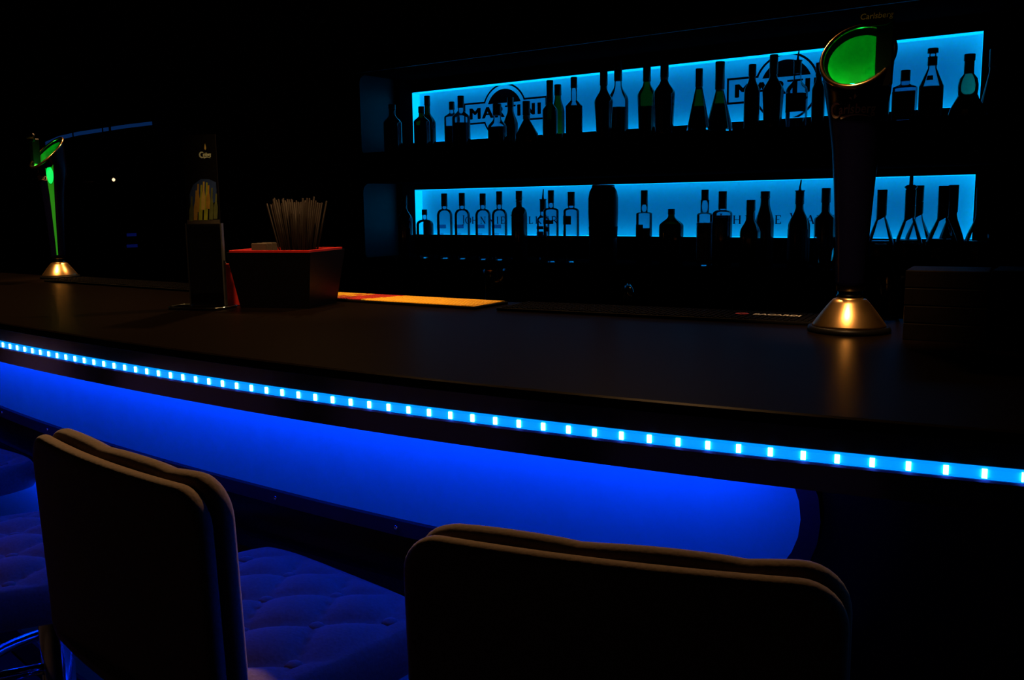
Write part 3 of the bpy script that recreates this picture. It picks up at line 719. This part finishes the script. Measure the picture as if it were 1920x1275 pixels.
# ------------------------------------------------------------------ on the counter
# bar runners
def runner(x0, x1, wd, m, label, name='bar_runner', d0=.16):
    cx = (x0+x1)/2; T = thing(name, (cx, BK(cx)-d0+wd/2, TOP), 0, label, 'bar mat')
    ang = math.atan2(BK(x1)-BK(x0), x1-x0); T.rotation_euler[2] = ang; L = math.hypot(x1-x0, BK(x1)-BK(x0))
    box('mat', -L/2, L/2, -wd/2, wd/2, 0, .006, blackr, T, .002)
    return T, L
T, L = runner(-2.12, -1.235, .13, None, 'yellow and red ribbed bar mat beside the black caddy', d0=.165)
n = int(L/.0095)
reds = lambda u: .26 < u < .34 or .495 < u < .515 or .535 < u < .635 or u < .05
V, F, V2, F2 = [], [], [], []
for i in range(n):
    u = (i+.5)/n; x = -L/2+.008+(L-.016)*i/n; wv = (L-.016)/n
    for j in range(8):
        y0 = -.13/2+.006+.118*j/8; xx = x+.012*j/8-.006
        g = boxg(xx, xx+wv*.72, y0, y0+.0125, .006, .0078)
        uu = u-.004*j
        if reds(uu): q = len(V2); V2 += g[0]; F2 += [tuple(a+q for a in f) for f in g[1]]
        else: q = len(V); V += g[0]; F += [tuple(a+q for a in f) for f in g[1]]
tag(mk('yellow_nubs', V, F, yelr, T), kind='stuff'); tag(mk('red_nubs', V2, F2, redr, T), kind='stuff')
box('yellow_field', -L/2+.64*L, L/2-.006, -.061, .061, .0055, .0066, mat('amber_rubber', (.9, .5, .015), .6), T)
tg = textg('_ _', .03); mk('red_print', [(.36+x, .02+y, .0081) for x, y, z in tg[0]], tg[1], redr, T)
def blackrunner(x0, x1, label, word, wx, red):
    T, L = runner(x0, x1, .14, None, label, d0=.165)
    V, F = [], []
    for i in range(int(L/.012)):
        for j in range(9):
            g = boxg(-L/2+.01+.012*i, -L/2+.018+.012*i, -.062+.0138*j, -.054+.0138*j, .006, .0078); q = len(V); V += g[0]; F += [tuple(a+q for a in f) for f in g[1]]
    tag(mk('rubber_nubs', V, F, blackr, T), kind='stuff')
    tg = textg(word, .024, bold=.0008, align='LEFT') if word else None
    if tg: mk('mat_lettering', [(wx+x*.88, -.006+y*1.2, .0083) for x, y, z in tg[0]], tg[1], whitep, T)
    if red:
        mk('emblem', *latheg([(.013, .0079), (.013, .0084)], n=20, c=(wx-.022, .002, 0)), redr, T)
        mk('emblem_wings', [(wx-.022+a, .002+b, .0086) for a, b in ((-.009, .003), (-.004, .006), (0, .002), (.004, .006), (.009, .003), (.004, -.001), (0, -.006), (-.004, -.001))], [tuple(range(8))], boardp, T)
blackrunner(-1.19, -.50, 'black rubber bar mat with pale lettering next to the near beer tower', 'BACARDI', .18, True)
blackrunner(-2.95, -2.17, 'black rubber bar mat next to the distant beer tower', None, 0, False)

# advertising card in an acrylic stand
p = unpx(392, 577, z=TOP)
T = thing('card_stand', (p.x, p.y, TOP), .42, 'tall black advertising card of beer bottles in a clear acrylic stand', 'card display')
tag(fixn(mk('acrylic_foot', *prismg(rrect(-.08, .062, -.05, .03, .025), lambda a, b, t: (a, b, t), 0, .006), acryl, T)))
tube('glint_tube', [(a, b, .004) for a, b in rrect(-.08, .062, -.05, .03, .025)], .0022, mat('glint_tube_metal', (.7, .7, .7), .15, 1, bump=.8, scale=120), T, 6, True)  # mirror-like metal tube added so the clear foot shows glints
box('acrylic_sleeve', -.041, .041, -.0045, -.0025, .006, .19, acryl, T)
box('acrylic_sleeve', -.041, .041, .0025, .0045, .006, .19, acryl, T)
box('acrylic_edge', .041, .0445, -.0045, .0045, .006, .19, mat('acrylic_edge_grey', (.06, .065, .07), .3), T)
box('acrylic_edge', -.0445, -.041, -.0045, .0045, .006, .19, mat('acrylic_edge_grey', (.06, .065, .07), .3), T)
cd = box('card', -.04, .04, -.0015, .0015, .007, .385, boardp, T)
yc = -.0021
def decal(name, poly, m, y=yc): return mk(name, [(a, y, b) for a, b in poly], [tuple(range(len(poly)))], m, cd)
decal('printed_sky', [(-.03, .255), (-.02, .275), (.0, .288), (.02, .287), (.036, .280), (.036, .24), (-.03, .20)], navyp, yc+.0001)
decal('printed_band', [(-.04, .135), (.04, .135), (.04, .158), (-.04, .158)], mat('dark_teal_print', (.03, .10, .15), .6))
decal('printed_line', [(-.04, .188), (.04, .188), (.04, .198), (-.04, .198)], mat('grey_print', (.06, .055, .045), .6))
for i, (bx_, bz, ht, mm) in enumerate(((-.030, .195, .055, olivep), (-.019, .197, .066, amberp), (-.007, .197, .078, limep), (.006, .197, .083, limep), (.019, .198, .070, olivep), (.030, .20, .055, olivep), (-.013, .215, .062, amberp), (.001, .22, .062, goldp), (.013, .222, .052, amberp))):
    o = [(-.0045, 0), (.0045, 0), (.005, ht*.45), (.0022, ht*.68), (.002, ht), (-.002, ht), (-.0022, ht*.68), (-.005, ht*.45)]
    decal('printed_bottle', [(bx_+a+b*.10, bz+b) for a, b in o], mm, yc-.0003-.00005*i)
tg = textg('arlsberg', .0098, bold=.0005, shear=.12, align='LEFT')
gs = [mapg(tg, lambda x, y, z: (x*.6+.0115, y, z)), bandg(circ(.0095, .0025, .0058, 50, 330, 14), [.0008+.003*math.sin(math.pi*i/14)**.7 for i in range(15)]), bandg([(.013+.016*i/6, -.0045+.002*math.sin(math.pi*i/6)) for i in range(7)], [.0035-.0004*i for i in range(7)])]
mk('card_lettering', [(x-.003, yc-.0002, .338+y) for x, y, z in join(gs)[0]], join(gs)[1], leafp, cd)
decal('hop_leaf', [(.015, .350), (.0175, .354), (.0165, .360), (.015, .365), (.0135, .360), (.0125, .354)], goldp)

# bar caddy with straws and napkins
c0 = unpx(580, 579, z=TOP); ang = math.atan2(.054, .147)
T = thing('bar_caddy', (c0.x, c0.y, TOP), ang, 'black bar caddy with bright red inner walls holding straws', 'caddy')
Wd, Dp, Hh = .172, .135, .125
def tray(x0, x1, y0, y1, z0, z1, flare, t, m, name, parent):
    def ring(i, z, g): return [(x0+i-g, y0+i-g, z), (x1-i+g, y0+i-g, z), (x1-i+g, y1-i+g, z), (x0+i-g, y1-i+g, z)]
    V = ring(0, z0, 0)+ring(0, z1, flare)+ring(t, z1, flare)+ring(t, z0+t, 0); F = [(3, 2, 1, 0)]
    for k in range(3):
        for i in range(4): F.append((k*4+i, k*4+(i+1) % 4, k*4+4+(i+1) % 4, k*4+4+i))
    F.append((12, 13, 14, 15)); return mk(name, V, F, m, parent)
tray(-Wd, 0, 0, Dp, 0, Hh, .018, .004, blackp, 'outer_box', T)
tray(-Wd+.0045, -.0045, .0045, Dp-.0045, .0045, Hh+.0045, .018, .007, redp, 'red_liner', T)
box('divider', -Wd*.64, -Wd*.64+.003, .012, Dp-.012, .008, Hh-.006, redp, T)
p1 = T.matrix_basis
Mx = Matrix.Translation(T.location) @ Matrix.Rotation(ang, 4, 'Z')
for i in range(3):
    q = Mx @ Vector((-Wd*.80, .035+.022*i, .0122))
    o = thing('paper_napkin', q, ang, 'folded grey paper napkin standing in the caddy beside the straws', 'napkin', 'napkins in the bar caddy')
    box('folded_sheet', -.019, .019, -.003, .003, 0, Hh+.006, napm, o, .002)
    box('fold_edge', -.019, .019, .0032, .0048, 0, Hh+.002, napm, o)
sm = None; cs = Mx @ Vector((-.056, .066, .0122))
hexp = sorted([(.0050*(i+.5*j), .0052*.866*j) for i in range(-6, 7) for j in range(-6, 7)], key=lambda q: q[0]**2+q[1]**2)[:43]
for bx_, by_ in hexp:
    L = .232+random.uniform(-.012, .004)
    if sm is None:
        o = tube('drinking_straw', [(0, 0, 0), (0, 0, .1), (0, 0, .232)], .0021, strawm, None, 6); sm = o.data
    else: o = bpy.data.objects.new('drinking_straw', sm); col.objects.link(o)
    o.location = (cs.x+bx_, cs.y+by_, cs.z+.001)
    d = Vector((bx_*3.4, by_*2.7, .232)).normalized()
    o.rotation_mode = 'QUATERNION'; o.rotation_quaternion = Vector((0, 0, 1)).rotation_difference(d)
    o.scale = (1, 1, L/.232)
    tag(o, 'thin brown drinking straw fanning out of the caddy', 'straw', 'drinking straws in the caddy')
# red menu card standing behind the caddy
q = Mx @ Vector((-Wd-.045, .055, 0))
T = thing('menu_holder', q, ang+.25, 'dark red folded menu card leaning beside the caddy', 'menu')
mk('red_cover', *prismg([(-.018, 0), (.022, 0), (-.006, .088), (-.026, .094)], lambda a, b, t: (a, t, b), -.004, .0), redr, T)
mk('top_fold', *prismg([(-.030, .0885), (-.006, .0885), (-.006, .0955), (-.030, .0955)], lambda a, b, t: (a, t, b), -.010, .004), redp, T)
mk('stay', *tubeg([(-.018, -.004, .095), (-.032, .0, .122)], .0022, 6), napm, T)

# leather boxes
def lbox(px, wd, dp, ht, rz, label):
    p = unpx(*px, z=TOP); T = thing('leather_box', (p.x, p.y, TOP), rz, label, 'box')
    lay = 4; hh = ht/lay
    for i in range(lay):
        z0 = i*hh
        box('body' if i < lay-1 else 'lid', 0, wd, 0, dp, z0, z0+hh-.0012, leather, T, .0012)
        if i < lay-1: box('seam', .0012, wd-.0012, .0012, dp-.0012, z0+hh-.0014, z0+hh, mat('tan_thread', (.010, .0065, .0045), .7), T)
lbox((1692, 637), .118, .11, .112, .12, 'ribbed dark brown leather box standing next to the near beer tower')
lbox((1852, 640), .14, .11, .112, .05, 'ribbed dark brown leather box standing apart from the beer tower')
# tumbler behind the near tower
p = unpx(1672, 600, z=TOP)
T = thing('tumbler', (p.x-.01, p.y+.015, TOP), 0, 'clear tumbler tucked between the near beer tower and the leather box', 'glass')
lathe('glass_wall', [(.019, .002), (.020, .006), (.026, .08)], clearg, T, capt=False); lathe('glass_foot', [(.018, 0), (.019, .002)], blueg, T)

# ------------------------------------------------------------------ behind the bar: sink bench with faucet
sb = thing('sink_bench', (-1.35, 2.05, 0), .04, 'low dark work bench with a sink behind the bar counter', 'bench')
box('bench_top', -.9, .9, -.2, .2, .84, .88, shelfm, sb, .004)
box('cabinet', -.88, .88, -.17, .18, 0, .84, shelfm, sb)
p = unpx(1166, 560, Y=2.05)
T = thing('faucet', (p.x, 2.07, .88), 0, 'chrome gooseneck faucet on the sink bench behind the bar', 'faucet')
lathe('base', [(.026, 0), (.026, .012), (.015, .02)], chrome, T)
hz = unpx(1170, 537, Y=2.05).z-.88
tube('spout', [(0, 0, .015), (0, 0, hz*.75), (.004, -.006, hz*.9), (.018, -.02, hz), (.034, -.04, hz*.97), (.04, -.048, hz*.86)], .0085, chrome, T, 12)
tube('lever', [(0, .01, hz*.35), (-.03, .012, hz*.42)], .005, chrome, T)
lathe('valve_body', [(.016, hz*.25), (.018, hz*.3), (.018, hz*.42), (.012, hz*.46)], chrome, T)
p = unpx(935, 560, Y=2.05)
T = thing('tumbler', (p.x, 2.03, .88), 0, 'clear tall tumbler standing on the sink bench behind the bar', 'glass')
lathe('glass_wall', [(.028, .003), (.029, .01), (.036, .27)], clearg, T, capt=False); lathe('glass_foot', [(.027, 0), (.028, .003)], clearg, T)

# ------------------------------------------------------------------ far end: added stand-ins for blue reflections, hanging lamp
XF = XL+.02
def wallpt(x, y, X=XF+.25):
    d = fw+rt*((x-960)/FPX)-up*((y-637.5)/FPX); t = X/d.x; p = d*t; p.z += CZ; return p
T = thing('standin_canopy', (XF+.12, 3.2, CZ+.45), 0, 'dark curved stand-in canopy, added to carry a faint blue reflection on the far wall', 'canopy')
pts = [wallpt(x, y) for x, y in ((85, 274), (110, 263), (145, 255), (190, 248), (235, 241), (285, 235))]
o_ = Vector(T.location)
V = []
for q in pts: V += [(q.x-o_.x, q.y-o_.y, q.z-o_.z+.012), (q.x-o_.x-.30, q.y-o_.y, q.z-o_.z+.012), (q.x-o_.x-.30, q.y-o_.y, q.z-o_.z+.11), (q.x-o_.x, q.y-o_.y, q.z-o_.z+.09)]
F = [(i*4+j, i*4+(j+1) % 4, i*4+4+(j+1) % 4, i*4+4+j) for i in range(5) for j in range(4)]+[(0, 1, 2, 3), (23, 22, 21, 20)]
fixn(mk('canopy_body', V, F, shelfm, T))
V = []
for q in pts: V += [(q.x-o_.x+.003, q.y-o_.y, q.z-o_.z+.002), (q.x-o_.x+.003, q.y-o_.y, q.z-o_.z+.026)]
mk('reflection_line', V, [(2*i, 2*i+2, 2*i+3, 2*i+1) for i in range(5)], REFLBLUE, T)  # glowing strip imitates a distant blue reflection; the canopy is an added stand-in
T = thing('standin_fridge', (XF+.30, 3.42, 0), 0, 'dark glass-door stand-in fridge, added to carry two dim blue glints at the far wall', 'fridge')
box('fridge_body', -.28, .0, -.42, .42, 0, CZ+.0, shelfm, T, .01)
d_ = box('glass_door', .0, .012, -.40, .40, .1, CZ-.03, mat('smoked_glass', (.006, .006, .01), .12), T)
box('door_handle', .012, .03, -.34, -.32, .75, 1.15, chrome, d_)
for (xa, xb, ya) in ((238, 256, 440), (238, 258, 461)):
    a, b = wallpt(xa, ya, XF+.315), wallpt(xb, ya, XF+.315); c = T.location
    box('glint_bar', .0125, .0145, a.y-c.y, b.y-c.y, a.z-.012, a.z+.008, GLINTBLUE, T)  # glowing bars imitate distant blue glints; the fridge around them is added
P = unpx(213, 337, Y=2.75)
T = thing('pendant_lamp', (P.x, P.y, CEIL), 0, 'slim pendant rod lamp with a tiny warm bulb near the far wall', 'lamp')
lathe('ceiling_rose', [(.05, 0), (.05, -.02), (.01, -.03)], blackp, T)
tube('rod', [(0, 0, -.02), (0, 0, P.z-CEIL+.06)], .006, shelfm, T)
lathe('shade', [(.014, P.z-CEIL+.09), (.024, P.z-CEIL+.06), (.026, P.z-CEIL+.012)], towerm, T, capb=False)
mk('bulb', *latheg([(0, -.009), (.006, -.005), (.008, 0), (.006, .005), (0, .009)], n=12, c=(0, 0, P.z-CEIL)), BULB, T, True)
P2 = unpx(172, 352, Y=3.1)
T = thing('glass_rack', (P2.x, P2.y, CEIL), 0, 'thin hanging metal rack near the pendant lamp', 'rack')
zr = P2.z-CEIL
for s_ in (-.16, .16): tube('hanger', [(s_, 0, 0), (s_, 0, zr)], .004, shelfm, T)
box('rack_shelf', -.2, .2, -.1, .1, zr-.008, zr, mat('dull_steel', (.25, .23, .2), .4, 1), T, .002)
tube('rail', [(-.2, -.1, zr+.03), (.2, -.1, zr+.03)], .004, chrome, T)

# ------------------------------------------------------------------ bar stools
def stool(x, y, rz, zseat, backtop, label):
    T = thing('bar_stool', (x, y, 0), rz, label, 'bar stool')
    W, D, TH = .40, .32, .085
    # tufted seat
    NX, NY = 56, 50; V, F = [], []
    def hgt(u, v):
        xx, yy = u*W/2, v*D/2
        edge = max(abs(u), abs(v)); e2 = (abs(u)**5+abs(v)**5)**(1/5)
        dome = .020*(1-min(1, e2)**3)
        aa = xx/.11+(yy-.022)/.146; bb_ = xx/.11-(yy-.022)/.146
        tf = (abs(math.sin(math.pi*aa))*abs(math.sin(math.pi*bb_)))**.42
        fade = max(0, min(1, (1-e2)/.22))
        return dome-.016*(1-tf)*fade
    for j in range(NY+1):
        for i in range(NX+1):
            u = -1+2*i/NX; v = -1+2*j/NY
            # square to rounded square
            su = u*math.sqrt(1-.16*v*v*abs(v)**3); sv = v*math.sqrt(1-.16*u*u*abs(u)**3)
            V.append((su*W/2, sv*D/2, zseat-.022+hgt(su, sv)))
    n = NX+1
    for j in range(NY):
        for i in range(NX): F.append((j*n+i, j*n+i+1, (j+1)*n+i+1, (j+1)*n+i))
    # sides
    loop = [i for i in range(n)]+[j*n+NX for j in range(1, NY+1)]+[NY*n+i for i in range(NX-1, -1, -1)]+[j*n for j in range(NY-1, 0, -1)]
    prev = loop
    for dz, g in ((-.010, 1.035), (-.025, 1.05), (-.045, 1.045), (-.060, 1.0), (-.064, .93)):
        st = len(V)
        for q in loop: V.append((V[q][0]*g, V[q][1]*g, zseat-.022+dz))
        cur = list(range(st, st+len(loop)))
        for i in range(len(loop)): F.append((prev[i], cur[i], cur[(i+1) % len(loop)], prev[(i+1) % len(loop)]))
        prev = cur
    F.append(tuple(reversed(prev)))
    seat = fixn(mk('seat', V, F, suede, T, True))
    bm_ = None
    for a in range(-4, 5):
        for b in range(-4, 5):
            bx_, by_ = .055*(a+b), .073*(a-b)+.022
            if abs(bx_) < W/2-.03 and abs(by_) < D/2-.03:
                zb_ = zseat-.022+hgt(bx_*2/W, by_*2/D)
                if bm_ is None:
                    g = latheg([(0, -.002), (.010, -.001), (.011, .002), (.008, .005), (.0, .0062)], n=12); o = mk('button', *g, suede, seat, True); bm_ = o.data
                else: o = bpy.data.objects.new('button', bm_); col.objects.link(o); o.parent = seat
                o.location = (bx_, by_, zb_)
    # backrest: outer shell and inner cushion
    hb = backtop-(zseat-.05); y0 = -D/2-.030; bw = .206
    def bend(a, b, t): return (a, y0+t+.35*a*a-.03*max(0, b-zseat), b)
    out = []
    for a, b in rrect(-bw, bw, zseat-.055, backtop-.002, .042, .03, 8): out.append((a, b))
    def dense(P, st=.02):
        Q = []
        for i, a in enumerate(P):
            b = P[(i+1) % len(P)]; L = math.hypot(b[0]-a[0], b[1]-a[1]); k = max(1, int(L/st))
            Q += [(a[0]+(b[0]-a[0])*j/k, a[1]+(b[1]-a[1])*j/k) for j in range(k)]
        return Q
    slab('backrest_shell', dense(out), .020, .009, suede, T, bend)
    out2 = dense(rrect(-bw+.006, bw+.002, zseat-.02, backtop+.005, .045, .03, 8))
    def wav(a, b): return b+(.004*abs(math.sin(a/.0725*math.pi/2+.5))**.6-.003 if b > backtop-.03 else 0)
    out2 = [(a, wav(a, b)) for a, b in out2]
    slab('backrest_cushion', out2, .024, .011, suede, T, lambda a, b, t: bend(a, b, t+.0205))
    # frame below
    box('seat_plate', -.11, .11, -.11, .11, zseat-.105, zseat-.087, blackp, T, .004)
    lathe('gas_column', [(.026, zseat-.105), (.026, zseat-.34), (.034, zseat-.345), (.034, .03)], chrome, T, capb=False)
    lathe('floor_disc', [(.185, 0), (.187, .006), (.17, .014), (.06, .026), (.036, .05)], chrome, T, n=40)
    ring = [(.155*math.cos(2*math.pi*i/40), .155*math.sin(2*math.pi*i/40)+.02, .59-(.83-zseat)) for i in range(40)]
    tube('foot_ring', ring, .010, chrome, T, 10, True)
    tube('ring_bracket', [(0, 0, ring[0][2]-.0), (0, ring[30][1]+.0, ring[0][2])], .010, chrome, T)
    tube('height_lever', [(.03, .02, zseat-.112), (.15, .05, zseat-.118), (.19, .055, zseat-.125)], .005, chrome, T)
    return T
def stool_at(bx_, by_, rz, zseat, backtop, label):
    """(bx_, by_): middle of the rear upper edge of the backrest"""
    n_ = Vector((-math.sin(rz), math.cos(rz))); d = .03*(backtop-zseat)+.16+.03
    return stool(bx_+n_.x*d, by_+n_.y*d, rz, zseat, backtop, label)
stool_at(-.985, .545, -.105, CZ-.50, CZ-.275, 'tufted suede bar stool second from the rounded end of the blue panel')
stool_at(-.397, .678, .275, CZ-.545, CZ-.310, 'tufted suede bar stool turned slightly, in front of the rounded panel end')
stool(-1.52, .76, -.5, CZ-.53, CZ-.31, 'tufted suede bar stool swivelled away, third from the rounded panel end')
stool(-2.26, .87, .0, CZ-.53, CZ-.31, 'tufted suede bar stool farthest along the bar with a chrome foot ring')
sc.cycles.use_denoising = True
